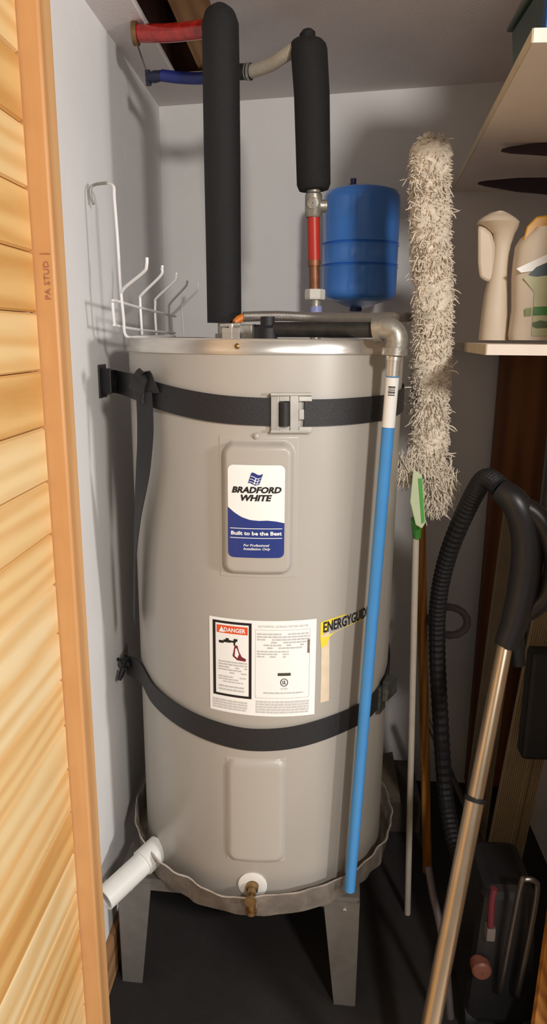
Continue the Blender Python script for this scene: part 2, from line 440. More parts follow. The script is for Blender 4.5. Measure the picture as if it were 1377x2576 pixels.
MB().add([rl(.095,.145,HR+.0016), rl(.15,.145,HR+.0016), rl(.122,.085,HR+.0016)], [(0,1,2)]).build('warning_triangle', M_label, rlab, smooth=False)
# pictogram: tap, hand and scald mark
mb = MB(); prect(mb, .095,.235,.14,.262); prect(mb, .14,.222,.205,.25); prect(mb, .16,.205,.19,.222); prect(mb, .20,.225,.255,.245); prect(mb, .235,.205,.27,.232); prect(mb, .235,.245,.25,.275)
mb.build('tap_pictogram', M_black, rlab, smooth=False)
MB().add([rl(a, b, HR+.0012) for a, b in ((.245,.27),(.27,.27),(.285,.33),(.31,.385),(.35,.405),(.345,.43),(.27,.425),(.225,.385),(.235,.33))], [tuple(range(9))]).build('hand_pictogram', M_maroon, rlab, smooth=False)
MB().add([rl(a, b, HR+.0016) for a, b in ((.252,.30),(.265,.30),(.285,.36),(.27,.40),(.245,.38))], [tuple(range(5))]).build('hand_pictogram', M_label, rlab, smooth=False)
rnd = random.Random(3)
mb = MB()
def lines(u0, u1, v0, v1, n, frac=.5, dense=.9):
    for k in range(n):
        v = v0 + (v1-v0)*(k+.5)/n; hh = (v1-v0)/n*frac/2; u = u0
        while u < u1-.01:
            L = rnd.uniform(.02, .055)
            if rnd.random() < dense: prect(mb, u, v-hh, min(u+L, u1), v+hh, n=2)
            u += L + .007
lines(.09, .36, .44, .58, 5); lines(.09, .35, .60, .68, 3); lines(.09, .33, .70, .77, 2)
lines(.45, .93, .12, .29, 6, .55, .75); lines(.45, .74, .30, .38, 3, .5, .7)
lines(.51, .88, .735, .76, 1, .6, 1)
mb.build('fine_print', M_grey, rlab, smooth=False)['kind'] = 'stuff'
mb = MB(); lines(.03, .36, .86, .97, 4, .7, 1); lines(.44, .94, .83, .97, 5, .75, 1); mb.build('fine_print', M_palegrey, rlab, smooth=False)['kind'] = 'stuff'
ptext('AUTOMATIC STORAGE WATER HEATER', .69, .055, .46, .022, M_grey)
mb = MB()
for q in ((.435,.09,.94,.096), (.435,.09,.438,.80), (.937,.09,.94,.80), (.435,.80,.94,.806)): prect(mb, *q)
mb.build('panel_rule', M_palegrey, rlab, smooth=False)
prect(MB(), .64, .535, .76, .565).build('black_bar', mat('bar_ink', (70, 66, 52), .6), rlab, smooth=False)
prect(MB(), .915, .20, .935, .34).build('side_mark', mat('bar_ink2', (130, 108, 92), .6, var=.3, scale=200), rlab, smooth=False)
mb = MB(); n = 20
ring = [(math.cos(2*math.pi*k/n), math.sin(2*math.pi*k/n)) for k in range(n)]
mb.add([rl(.70+x*.036, .635+y*.042, HR+.0013) for x, y in ring] + [rl(.70+x*.030, .635+y*.035, HR+.0013) for x, y in ring], [(k, (k+1) % n, n+(k+1) % n, n+k) for k in range(n)])
mb.build('certification_ring', M_black, rlab, smooth=False)
ptext('UL', .70, .633, .034, .04, M_black, bold=.02)
ptext('LISTED', .70, .70, .07, .018, M_grey)
# --- what is left of the yellow energy sticker: a torn L with its heading
ea = cyl(807, 1562); eb = cyl(926, 1524); ec = cyl(807, 1605)
def eg(u, v, r=HR+.0006):
    th = ea[0] + (eb[0]-ea[0])*u; z = ea[1] + (eb[1]-ea[1])*u + (ec[1]-ea[1])*v
    return cp(th, z, r)
est = MB().add([eg(0, .08), eg(.25, -.02), eg(.5, -.04), eg(.75, -.05), eg(1.1, -.06), eg(1.1, .62), eg(.75, .68), eg(.5, .74), eg(.26, .86), eg(.17, 1.05), eg(.12, 1.5), eg(.02, 1.62), eg(0, 1.0)],
               [tuple(range(13))]).build('energy_sticker', M_yellow, wh, smooth=False)
def zst(px, py): return cp(*cyl(px, py), HR+.0004)
MB().add([zst(809, 1600), zst(829, 1588), zst(829, 1680), zst(828, 1762), zst(806, 1768), zst(808, 1690)], [tuple(range(6))]).build('sticker_residue', mat('paper_residue', (226, 208, 180), .8, var=.05, scale=50), wh, smooth=False)
vs, fs = text_verts('ENERGYGUIDE', 1.0, 0, .02)
x0 = min(q.x for q in vs); x1 = max(q.x for q in vs); y0 = min(q.y for q in vs); y1 = max(q.y for q in vs)
MB().add([eg(.05+.97*(q.x-x0)/(x1-x0), .72-.62*(q.y-y0)/(y1-y0) - .12*(q.x-x0)/(x1-x0), HR+.0012) for q in vs], fs).build('lettering', M_black, est, smooth=False)

# --- drain valve at the foot
dth, dz = cyl(636, 2226)
dn = Vector((math.sin(dth), -math.cos(dth), 0))
MB().lathe([(.030, 0), (.030, .002), (.024, .004), (.013, .004), (.012, .002)], cp(dth, dz, HR-.0005), dn, 32).build('valve_collar', M_white, wh)
c0 = cp(dth, dz, HR)
dv = MB().lathe([(.0125, -.006), (.0125, .012), (.009, .014), (.009, .03), (.0002, .03)], c0, dn, 24)
dv.tube([c0+dn*.022, c0+dn*.026+Vector((0,0,-.012)), c0+dn*.028+Vector((0,0,-.036))], [.009, .0095, .0085], 16)
dv.lathe([(.0115, 0), (.0115, .008), (.006, .008)], c0+dn*.028+Vector((0,0,-.042)), None, 20)
dv.lathe([(.004, 0), (.004, .012), (.012, .012), (.012, .017), (.0002, .017)], c0+dn*.03, dn, 8)
dv.build('drain_valve', M_brass, wh)

# ------------------------------------------------------------------ drain pan, stand, drain pipe
PR = .305
pan = thing('drain_pan', 'shiny thin aluminium drain pan under the water heater', 'drain pan', (HX, HY, PANBOT-.002))
def panring(r0, wob): 
    mb = MB(); seg = 160; prof = [(.001, PANBOT-.002), (PR-.012, PANBOT-.002), (PR-.003, PANBOT+.006), (PR, PANTOP-.006), (PR+.004, PANTOP-.002), (PR+.005, PANTOP), (PR+.002, PANTOP+.0015), (PR-.0015, PANTOP-.003), (PR-.004, PANBOT+.008), (PR-.014, PANBOT), (.001, PANBOT)]
    rr = random.Random(11); ph = [rr.uniform(0, 6.28) for _ in range(9)]
    vs = []; m = seg
    for (r, z) in prof:
        for k in range(m):
            a = 2*math.pi*k/m
            d = sum(math.sin(a*(5+4*i)+ph[i] + z*90*(i % 3)) for i in range(9))*.0008*(1 if r > .2 and z > PANBOT+.002 else 0)
            # lip pressed down under the valve
            dd = math.exp(-((a-(1.5*math.pi-.18))/.16)**2)*(.008 if z > PANBOT+.02 else 0)
            vs.append((HX+(r+d+dd*.6)*math.cos(a), HY+(r+d+dd*.6)*math.sin(a), z-dd))
    fs = [(i*m+k, i*m+(k+1) % m, (i+1)*m+(k+1) % m, (i+1)*m+k) for i in range(len(prof)-1) for k in range(m)]
    return mb.add(vs, fs)
panring(PR, 0).build('tray', M_foil, pan, angle=60)
a_ = at(398, 2112, 1.36); b_ = at(262, 2258, 1.20)
a_ = at(405, 2128, 1.345); b_ = at(262, 2262, 1.215)
dvec = (a_-b_).normalized()
dp = thing('drain_pipe', 'short white PVC pipe sloping from the drain pan to the wall', 'pipe', b_)
MB().lathe([(.0255, 0), (.0255, (a_-b_).length*.7), (.021, (a_-b_).length*.7), (.021, .0), (.0255, 0)], b_, dvec, 28).build('tube', M_white, dp)
L = (a_-b_).length
MB().lathe([(.0255, L*.66), (.029, L*.66), (.029, L*.97), (.016, L*.97)], b_, dvec, 28).build('coupling', M_white, dp)
MB().lathe([(.016, L*.97), (.016, L*1.12), (.026, L*1.12), (.026, L*1.2), (.001, L*1.2)], b_, dvec, 28).build('pan_fitting', M_white, dp)

# stand: square top frame turned a little, four tapered sheet metal legs
sang = R(-12.5)
def sp(ang_deg, rad, z): a = R(ang_deg); return Vector((HX+rad*math.cos(a), HY+rad*math.sin(a), z))
stand = thing('heater_stand', 'grey sheet steel stand with tapered legs carrying the water heater', 'stand', (HX, HY, 0))
corners = [atz(892, 2530, 0), atz(310, 2466, 0)]
c1, c2 = corners
e = Vector((c2.x-c1.x, c2.y-c1.y, 0)); wS = e.length; e.normalize(); nrm = Vector((e.y, -e.x, 0))
if nrm.y < 0: nrm = -nrm
cA = Vector((c1.x, c1.y, 0)); cB = Vector((c2.x, c2.y, 0)); cC = cB + nrm*wS; cD = cA + nrm*wS
def up_(p, z): return Vector((p.x, p.y, z))
tp = MB().hexa([up_(q, ZSTAND-.006) for q in (cA, cB, cC, cD)], [up_(q, ZSTAND) for q in (cA, cB, cC, cD)])
tp.build('top_plate', M_stand, stand, smooth=False)
for (p, q) in ((cA, cB), (cB, cC), (cC, cD), (cD, cA)):
    dd = (q-p).normalized(); inn = ((cA+cB+cC+cD)/4 - (p+q)/2).normalized()*.004
    MB().hexa([up_(p, ZSTAND-.030), up_(q, ZSTAND-.030), up_(q+inn, ZSTAND-.030), up_(p+inn, ZSTAND-.030)],
              [up_(p, ZSTAND-.006), up_(q, ZSTAND-.006), up_(q+inn, ZSTAND-.006), up_(p+inn, ZSTAND-.006)]).build('apron', M_stand, stand, smooth=False)
cc = (cA+cB+cC+cD)/4
for i, p in enumerate((cA, cB, cC, cD)):
    nb = [(cB, cD), (cA, cC), (cB, cD), (cC, cA)][i]
    mb = MB()
    for q in nb:
        dd = (q-p).normalized(); inn = (cc-p); inn = (inn - dd*inn.dot(dd)).normalized()*.003
        o = -inn*.6
        wt, wb = .076, .046
        mb.hexa([up_(p+o, 0), up_(p+o+dd*wb, 0), up_(p+o+dd*wb+inn, 0), up_(p+o+inn, 0)],
                [up_(p+o, ZSTAND-.012), up_(p+o+dd*wt, ZSTAND-.012), up_(p+o+dd*wt+inn, ZSTAND-.012), up_(p+o+inn, ZSTAND-.012)])
    lg = mb.build('leg', M_stand, stand, smooth=False)
    for q in nb[:1]:
        dd = (q-p).normalized(); nn = -(cc-p); nn = (nn - dd*nn.dot(dd)).normalized()
        MB().lathe([(.005, 0), (.0045, .003), (.001, .004)], up_(p+dd*.03+nn*.002, ZSTAND-.03), nn, 12).build('bolt', M_silver, lg)

# ------------------------------------------------------------------ seismic straps
SR = HR + .004
def strap_path(pix, r=SR): return [cp(*cyl(x, y, r), r) for x, y in pix]
us = thing('upper_strap', 'black webbing strap with steel buckle around the upper heater jacket', 'strap', cp(0, cyl(671, 1030)[1], SR))
wp = atx(272, 958, XL+.012)
path = smooth_path([wp, atx(300, 962, XL+.03), cp(*cyl(352, 978, HR+.016), HR+.016), cp(*cyl(380, 990, HR+.008), HR+.008)] + strap_path([(440, 1008), (520, 1024), (600, 1033), (690, 1037)]), 6)
MB().ribbon(path, .048, .0025).build('webbing', M_strap, us)
thE = cyl(1024, 1018, SR+.001)[0]
pts = strap_path([(766, 1039), (830, 1038), (900, 1033), (965, 1026)])
tz = cyl(965, 1026, SR)
pts += [cp(tz[0]+k*.12, tz[1]+.002*k, SR) for k in range(1, 9)]
pts = smooth_path(pts, 5)
MB().ribbon(pts, .047, .0025).build('webbing', M_strap, us)
# buckle
def onjk(px, py, r): return cp(*cyl(px, py, r), r)
bk = MB(); br_ = SR+.004
def bpl(x0, y0, x1, y1, r, t=.003):
    a, b, c, d = cyl(x0, y0, r), cyl(x1, y0, r), cyl(x1, y1, r), cyl(x0, y1, r)
    q = [a, b, c, d]
    bk.hexa([cp(u, v, r-t) for u, v in q], [cp(u, v, r) for u, v in q])
bpl(682, 994, 702, 1086, br_); bpl(730, 994, 752, 1086, br_+.002); bpl(702, 994, 730, 1010, br_); bpl(702, 1072, 730, 1086, br_)
bpl(752, 996, 786, 1010, br_); bpl(752, 1074, 786, 1088, br_); bpl(681, 989, 787, 996, br_+.006, .009); bpl(681, 1083, 785, 1090, br_+.006, .009); bpl(752, 1030, 766, 1056, br_)
bk.build('buckle', mat('buckle_steel', (176, 172, 164), .42, metal=.6, var=.08), us, smooth=False, bevel=.001)
p0, p1 = onjk(716, 1012, br_+.001), onjk(716, 1072, br_+.001)
MB().tube([p0, p1], .0085, 14).build('webbing_roll', M_strap, us)
# wall bracket and folded loop
MB().box((XL, wp.y-.03, wp.z-.034), (XL+.004, wp.y+.02, wp.z+.034)).box((XL+.002, wp.y-.012, wp.z-.026), (XL+.022, wp.y-.006, wp.z+.026)).build('wall_bracket', M_blackp, us, smooth=False, bevel=.002)
b0 = atx(266, 938, XL+.008)
MB().lathe([(.006, 0), (.006, .005), (.001, .006)], b0, (1, -.3, 0), 12).build('bolt', M_silver, us)
lp = [cp(*cyl(342, 985, HR+.03), HR+.03), cp(*cyl(350, 960, HR+.034), HR+.034), cp(*cyl(362, 938, HR+.030), HR+.030), cp(*cyl(372, 960, HR+.022), HR+.022), cp(*cyl(385, 990, HR+.012), HR+.012)]
MB().ribbon(smooth_path(lp, 6), .03, .0025, up=(.8, -.4, .1)).build('folded_end', M_strap, us)
# loose tail
tail_r = [.020, .022, .026, .024, .022, .020]
tp_ = [(362, 985), (366, 1080), (360, 1180), (347, 1290), (340, 1400), (338, 1560)]
tpts = [cp(*cyl(x, y, HR+a), HR+a) for (x, y), a in zip(tp_, tail_r)]
ups = [Vector((.9, -.45, 0)), Vector((.9, -.4, 0)), Vector((.75, -.5, 0)), Vector((.5, -.8, 0)), Vector((.3, -.9, 0)), Vector((.3, -.9, 0))]
sm = smooth_path(tpts, 6); us2 = []
for i in range(len(sm)):
    t = i/(len(sm)-1)*(len(ups)-1); k = min(int(t), len(ups)-2); us2.append(ups[k].lerp(ups[k+1], t-k))
MB().ribbon(sm, .036, .0025, up=us2).build('loose_tail', M_strap, us)

ls = thing('lower_strap', 'black webbing strap slanting round the lower heater jacket', 'strap', cp(0, cyl(671, 1860)[1], SR))
wl = atx(318, 1672, XL+.012)
path = smooth_path([wl, cp(*cyl(352, 1690, HR+.006), HR+.006)] + strap_path([(385, 1745), (440, 1793), (510, 1830), (590, 1855), (660, 1862), (740, 1855), (820, 1833), (900, 1799), (935, 1776)]) , 6)
e0 = cyl(935, 1776, SR)
path += [cp(e0[0]+k*.1, e0[1]+.006*k, SR) for k in range(1, 8)]
MB().ribbon(path, .047, .0025).build('webbing', M_strap, ls)
MB().box((XL, wl.y-.02, wl.z-.02), (XL+.004, wl.y+.05, wl.z+.03)).build('wall_bracket', M_galv, ls, smooth=False, bevel=.002)
kb = atx(312, 1665, XL+.02)
MB().lathe([(.004, -.02), (.004, .0), (.012, .0), (.013, .012), (.006, .014), (.005, .022), (.001, .022)], kb, (1, -.6, -.1), 6).build('wing_bolt', M_blackp, ls)
MB().tube([kb+Vector((.0, -.01, -.015)), kb+Vector((-.004, -.03, -.03))], [.008, .005], 8).build('strap_end', M_blackp, ls)
# dark clamp on the right of the lower strap
ck = MB(); q = cyl(950, 1765, HR+.006)
tz = lambda dt, z, r: cp(q[0]+dt, q[1]+z, r)
ck.hexa([tz(0, -.03, SR), tz(.12, -.03, SR), tz(.12, .03, SR), tz(0, .03, SR)], [tz(0, -.03, SR+.008), tz(.12, -.03, SR+.008), tz(.12, .03, SR+.008), tz(0, .03, SR+.008)])
ck.hexa([tz(.02, .0, SR+.008), tz(.12, .0, SR+.008), tz(.12, .05, SR+.008), tz(.03, .045, SR+.008)], [tz(.02, .0, SR+.02), tz(.14, .01, SR+.03), tz(.14, .05, SR+.03), tz(.03, .045, SR+.02)])
ck.build('ratchet_buckle', mat('grey_green_steel', (92, 96, 92), .45, metal=.7, var=.3, scale=60), ls, smooth=False, bevel=.002)

# ------------------------------------------------------------------ hot line: insulated riser
YP = 1.47
hb = at(565, 812, YP); ht = at(555, 62, YP)
hot = thing('hot_water_riser', 'tall black foam insulated pipe with a blue and red line at its top', 'pipe', hb)
prof = [hb, hb.lerp(ht, .3), hb.lerp(ht, .6), hb.lerp(ht, .9), ht, ht+Vector((-.001, .004, .012)), ht+Vector((-.001, .01, .019)), ht+Vector((-.001, .014, .022))]
MB().tube(prof, [.0345, .0345, .035, .0345, .034, .030, .022, .004], 32).build('foam_sleeve', M_foam, hot, angle=60)
zt = ZTOP-.012
MB().tube([Vector((hb.x, hb.y, zt)), Vector((hb.x, hb.y, hb.z+.01))], .0135, 18).lathe([(.019, .004), (.019, .02), (.013, .02)], (hb.x, hb.y, zt), None, 6).build('steel_nipple', M_galv, hot)
# red supply line from the opening in the ceiling to the riser
rA, rB = at(345, 84, 1.60), at(520, 72, 1.52)
MB().tube(smooth_path([rA, rA.lerp(rB, .5)+Vector((0, 0, -.003)), rB], 6), .0165, 18).build('red_line', M_redclear, hot)
MB().tube([rA+Vector((-.008, 0, 0)), rA+Vector((.002, 0, 0))], .022, 18).build('line_collar', M_brass, hot)

# ------------------------------------------------------------------ cold line: second riser with copper, nut and red section
YQ = 1.50
cold = thing('cold_water_riser', 'shorter black foam insulated pipe over copper and red pipe with white nut', 'pipe', at(795, 785, YQ))
cb, ct = at(790, 478, YQ), at(778, 128, YQ)
sag = Vector((.004, 0, 0))
prof = [cb, cb.lerp(ct, .04), cb.lerp(ct, .35)+sag*.3, cb.lerp(ct, .7)+sag*.6, ct, ct+Vector((0, 0, .010)), ct+Vector((0, 0, .016)), ct+Vector((0,0,.019))]
MB().tube(prof, [.029, .033, .0335, .034, .0345, .032, .026, .015], 32).build('foam_sleeve', M_foam, cold, angle=60)
MB().lathe([(.014, 0), (.015, .012), (.009, .018), (.001, .019)], ct+Vector((-.002, 0, .017)), (-.15, 0, 1), 16).build('foam_cap', M_foam, cold)
def vseg(y0, y1, r, m, name, x0=790, x1=None, seg=20, Y=YQ):
    a, b = at(x0, y0, Y), at(x1 or x0, y1, Y)
    return MB().tube([a, b], r, seg).build(name, m, cold, angle=30)
vseg(500, 480, .011, M_copper, 'copper_stub', 788)
br1 = at(789, 512, YQ)
fit = MB().lathe([(.014, -.026), (.0165, -.022), (.0165, .016), (.0135, .02), (.0135, .026)], br1, None, 20)
fit.lathe([(.011, .005), (.011, .02), (.008, .0205), (.001, .0205)], br1+Vector((0, 0, -.002)), (-.05, -1, 0), 16)
fit.lathe([(.012, .0), (.012, .025), (.001, .025)], br1+Vector((0, 0, -.004)), (1, .25, 0), 16)
fit.build('brass_tee', M_galv, cold)
vseg(656, 540, .0125, M_red, 'red_section', 791, 789)
vseg(670, 655, .0128, M_copper, 'copper_ring', 791)
vseg(735, 665, .0105, M_copper, 'copper_pipe', 792, 791)
nt = at(793, 741, YQ)
MB().lathe([(.012, -.010), (.0195, -.010), (.0205, -.007), (.0205, .007), (.0195, .010), (.012, .010)], nt, None, 6).build('union_nut', M_white, cold, smooth=False)
vseg(772, 752, .0125, M_galv, 'nipple', 794)
vseg(786, 770, .0128, mat('violet_plastic_liner', (150, 156, 214), .4), 'dielectric_liner', 795)
MB().tube([at(795, 786, YQ), Vector((at(795, 786, YQ).x, YQ, ZTOP-.012))], .011, 16).build('steel_nipple', M_galv, cold)
# flexible hose over to the blue line, behind the hot riser
gA, gB = at(748, 118, YQ+.01), at(632, 180, YQ+.06)
MB().tube(smooth_path([gA, at(716, 140, YQ+.02), at(676, 165, YQ+.04), gB], 6), .0125, 18).build('flexible_hose', mat('pale_braided_hose', (176, 166, 150), .45, var=.08, scale=300), cold)
gC = at(598, 181, YQ+.07)
MB().tube([gB, gC], .0145, 18).build('crimp_sleeve', M_rubber, cold)
MB().tube([gB+(gC-gB)*.02, gB+(gC-gB)*.18], .0165, 18).tube([gB+(gC-gB)*.3, gB+(gC-gB)*.36], .0155, 18).build('crimp_ring', M_galv, cold)
MB().tube(smooth_path([gA, at(757, 113, YQ), at(770, 112, YQ)], 4), .014, 16).build('hose_end', M_rubber, cold)
bA = at(408, 190, 1.63)
MB().tube(smooth_path([gC, at(520, 196, 1.60), at(460, 196, 1.62), bA], 6), [.0115]*19, 16).build('blue_line', M_darkblue, cold)
bB = at(372, 196, 1.64)
MB().tube([bA, bA.lerp(bB, .5), bB], [.010, .012, .009], 14).tube([bB+Vector((0, 0, .014)), bB+Vector((.002, 0, -.014))], .006, 10).build('line_clamp', mat('dark_steel_blue', (58, 62, 84), .4, metal=.7), cold)
# thin hanging wire between the two lines
tag(MB().tube(smooth_path([at(340, 66, 1.66), at(345, 108, 1.66), at(362, 160, 1.66), at(374, 192, 1.66)], 5), .0016, 6).build('hanger_wire', mat('dull_wire', (120, 110, 106), .5, metal=.6)), 'thin grey hanger wire beside the ceiling opening', 'wire')

# ------------------------------------------------------------------ expansion tank
YT = 1.93
tc0, tc1 = at(902, 750, YT), at(903, 500, YT)
tr = (at(997, 620, YT).x - at(806, 620, YT).x)/2
ez = at(900, 772, YT).z
tank = thing('expansion_tank', 'blue painted steel expansion tank on the back wall', 'tank', (tc0.x, YT, at(889, 783, YT).z))
zb, ztp = at(902, 748, YT).z, at(903, 492, YT).z
g1, g2 = at(903, 617, YT).z, at(903, 671, YT).z
apex = at(889, 468, YT).z
pf = [(.001, ez-.004), (.03, ez), (tr*.6, ez+.011), (tr*.9, zb-.006), (tr*.985, zb+.004), (tr, zb+.016)]
for g in (g2, g1): pf += [(tr, g-.006), (tr+.0025, g-.003), (tr-.002, g), (tr+.0025, g+.003), (tr, g+.006)]
pf += [(tr, ztp-.018), (tr*.985, ztp-.004), (tr*.93, ztp+.007), (tr*.7, ztp+(apex-ztp)*.62), (tr*.4, ztp+(apex-ztp)*.9), (.001, apex)]
MB().lathe(pf, (tc0.x, YT, 0), seg=72).build('shell', M_blue, tank, angle=50)
MB().lathe([(.009, -.004), (.009, .004), (.0075, .006), (.0075, .017), (.001, .018)], (at(889, 466, YT).x, YT, apex), None, 16).build('air_valve', mat('dark_blue_cap', (26, 28, 86), .4), tank)
MB().lathe([(.016, .0), (.016, .018), (.03, .024)], (tc0.x-.006, YT, at(889, 783, YT).z), None, 20).build('nozzle', mat('dark_blue_cap', (26, 28, 86), .4), tank)
MB().box((tc0.x-.02, YT+tr-.004, zb+.05), (tc0.x+.02, YB, zb+.07)).build('wall_bracket', M_galv, tank, smooth=False)

# ------------------------------------------------------------------ relief valve discharge line
RPX = HR+.032
eTop = cp(*cyl(985, 832, HR+.01), HR+.01)
pT = cp(*cyl(993, 888, HR+.058), HR+.058); pB = cp(*cyl(880, 2238, PR+.024), PR+.024)
dl = thing('relief_discharge_line', 'light blue discharge pipe with galvanized elbow down the heater front', 'pipe', pB)
vd = (pB-pT).normalized()
MB().tube([pT+(pB-pT)*.10, pB], .0113, 24).build('blue_pipe', M_bluepipe, dl)
MB().tube([pT+(pB-pT)*.0385, pT+(pB-pT)*.118], .01165, 24).build('barcode_sleeve', M_label, dl)
bar = MB(); per = vd.cross(Vector((-.2, -1, 0))).normalized(); fr = per.cross(vd).normalized()
if fr.y > 0: fr = -fr
s0 = (pB-pT).length
for k, (t, h) in enumerate([(.055, .0022), (.058, .001), (.0605, .0016), (.0635, .0022), (.066, .001), (.0685, .0018), (.104, .0008), (.108, .0008), (.111, .0008)]):
    c = pT + vd*s0*t; bar.lathe([(.0118, 0), (.0118, h)], c, vd, 8, 0, 2*math.pi)
bars = MB()
for t, h in [(.052, .0022), (.0545, .001), (.057, .0016), (.0600, .0022), (.0625, .001), (.065, .0018)]:
    c = pT + vd*s0*t
    for sgn in range(6):
        pass
    n_ = 6; vs = []
    for k in range(n_+1):
        a = R(-38 + 60*k/n_); dvx = fr*math.cos(a) + per*math.sin(a)
        vs += [c+dvx*.0119, c+dvx*.0119+vd*h]
    bars.add(vs, [(2*k, 2*k+2, 2*k+3, 2*k+1) for k in range(n_)])
bars.build('barcode', M_black, dl, smooth=False)
cs = MB().lathe([(.0118, s0*.034), (.0118, s0*.0375)], pT, vd, 24).build('blue_band', M_bluepipe, dl)
MB().lathe([(.012, -.004), (.0135, .0), (.0135, s0*.012), (.0122, s0*.0125), (.0122, s0*.036), (.001, s0*.036)], pT, vd, 24).build('steel_adapter', M_silver, dl)
# elbow: from the horizontal nipple down into the pipe
eIn = at(950, 830, pT.y+.012)
bend = smooth_path([eIn, at(972, 826, pT.y+.006), at(992, 836, pT.y+.002), at(999, 858, pT.y), pT+vd*-.002], 6)
MB().tube(bend, .0195, 24).lathe([(.0195, -.004), (.0225, -.004), (.0225, .007), (.0195, .007)], eIn, (at(972, 826, pT.y+.006)-eIn), 24).lathe([(.0195, -.008), (.0225, -.008), (.0225, .004), (.015, .004)], pT, vd, 24).build('elbow', M_galv, dl)
nL = at(690, 829, pT.y+.05)
MB().tube([nL, eIn], .0135, 18).build('dark_nipple', mat('black_iron', (62, 60, 58), .5, metal=.6, var=.2, scale=50), dl)
rv = MB().lathe([(.018, 0), (.018, .03), (.013, .035), (.013, .05), (.001, .05)], (nL.x-.012, nL.y, ZTOP-.012), None, 16).build('relief_valve', M_rubber, dl)

# ------------------------------------------------------------------ flexible conduit with wires and its clamp
cdp = smooth_path([at(612, 797, 1.42), at(700, 795, 1.44), at(800, 799, 1.46), at(900, 800, 1.52), at(1000, 797, 1.60), at(1030, 798, 1.68)], 10)
cdt = thing('flexible_conduit', 'ribbed grey metal conduit lying across the heater top with orange wire end', 'conduit', Vector((cdp[0].x, cdp[0].y, ZTOP)))
fine = smooth_path(cdp, 6); L = 0; rs = []
for i, p in enumerate(fine):
    if i: L += (p-fine[i-1]).length
    rs.append(L)
tot = rs[-1]; nr = 150; cpts = []; crad = []
j = 0
for k in range(nr*4+1):
    s = tot*k/(nr*4)
    while j < len(rs)-2 and rs[j+1] < s: j += 1
    t = (s-rs[j])/max(1e-9, rs[j+1]-rs[j]); cpts.append(fine[j].lerp(fine[j+1], min(1, t)))
    crad.append(.0088 + .0014*[0, 1, 1, 0][k % 4])
cdo = MB().tube(cpts, crad, 14).build('armour', mat('conduit_zinc', (160, 154, 148), .35, metal=.6), cdt, angle=20)
MB().tube([at(590, 812, 1.41), at(600, 804, 1.415), at(613, 797, 1.42)], [.006, .0075, .007], 12).build('orange_wire', M_copperwire, cdt)
zj = ZTOP-.012; pj = at(576, 830, 1.40)
MB().box((pj.x-.012, pj.y-.01, zj), (pj.x+.022, pj.y+.02, pj.z+.004)).tube([pj+Vector((-.016, -.006, .008)), pj+Vector((.022, -.006, .010))], .004, 10).tube([pj+Vector((.006, -.006, -.02)), pj+Vector((.006, -.006, .012))], .0055, 10).build('clamp', M_silver, cdt, smooth=False, bevel=.001)
pj2 = at(620, 830, 1.42)
jb = thing('junction_cover', 'small pale junction box cover on the heater top', 'junction box', (pj2.x, pj2.y, zj))
MB().box((pj2.x-.022, pj2.y, zj), (pj2.x+.012, pj2.y+.05, pj2.z+.010)).build('box', M_galv, jb, smooth=False, bevel=.002)
MB().box((pj2.x-.024, pj2.y-.002, pj2.z+.010), (pj2.x+.014, pj2.y+.052, pj2.z+.012)).build('cover', M_jacket, jb, smooth=False)
pf_ = at(655, 832, 1.46)
tag(MB().box((pf_.x-.025, pf_.y, zj), (pf_.x+.03, pf_.y+.06, pf_.z+.012)).build('wire_compartment', M_rubber, smooth=False, bevel=.006), 'small black plastic cover behind the conduit on the heater top', 'cover')

# ------------------------------------------------------------------ white wire hook rack on the heater's top left
def ry(px): return 1.38*495/(800-px)       # depth along the row that runs back beside the wall
rack = thing('wire_hook_rack', 'white coated wire hook rack standing on the heater top by the wall', 'rack', at(320, 848, 1.39))
def wire(pts, name, r=.0026, n=6, m=M_wire, sm_=True):
    return MB().tube(smooth_path(pts, n) if sm_ else pts, r, 8).build(name, m, rack)
wire([at(274, 462, 1.40), at(286, 470, 1.385), at(288, 500, 1.38), at(295, 590, 1.38), at(304, 728, 1.38), at(311, 800, 1.38), at(314, 838, 1.385), at(326, 849, 1.40), at(354, 848, 1.45), at(440, 846, 1.72)], 'main_post', .003)
wire([at(305, 738, 1.38), at(316, 722, 1.37), at(362, 684, 1.345), at(369, 668, 1.34), at(370, 648, 1.34)], 'hook', .003)
for (xb, yb_, xm, ym, xe, ye_, xt, yt) in ((358, 842, 353, 747, 404, 694, 409, 668), (394, 842, 391, 755, 439, 708, 445, 686), (428, 842, 425, 768, 464, 724, 471, 706), (462, 842, 458, 772, 494, 734, 499, 712)):
    d = ry(xm)
    wire([at(xb, yb_, d), at(xb-3, 800, d), at(xm, ym+8, d), at(xm+4, ym-6, d-.004), at(xe, ye_, d-.03), at(xt-1, yt+8, d-.034), at(xt, yt, d-.034)], 'hook', .0028)
wire([at(442, 796, ry(440)), at(352, 774, ry(352)), at(292, 757, 1.36), at(284, 759, 1.355), at(284, 772, 1.355), at(288, 812, 1.36), at(294, 819, 1.37), at(354, 830, ry(352)), at(440, 838, ry(430))], 'basket_loop', .0028)
wire([at(270, 460, 1.41), at(240, 464, 1.44), at(228, 474, 1.44), at(229, 496, 1.44), at(236, 514, 1.44)], 'hook_shadow', .003, m=mat('hook_shadow_grey', (150, 148, 138), .4))  # hook's cast shadow on the wall, modelled as a darker wire

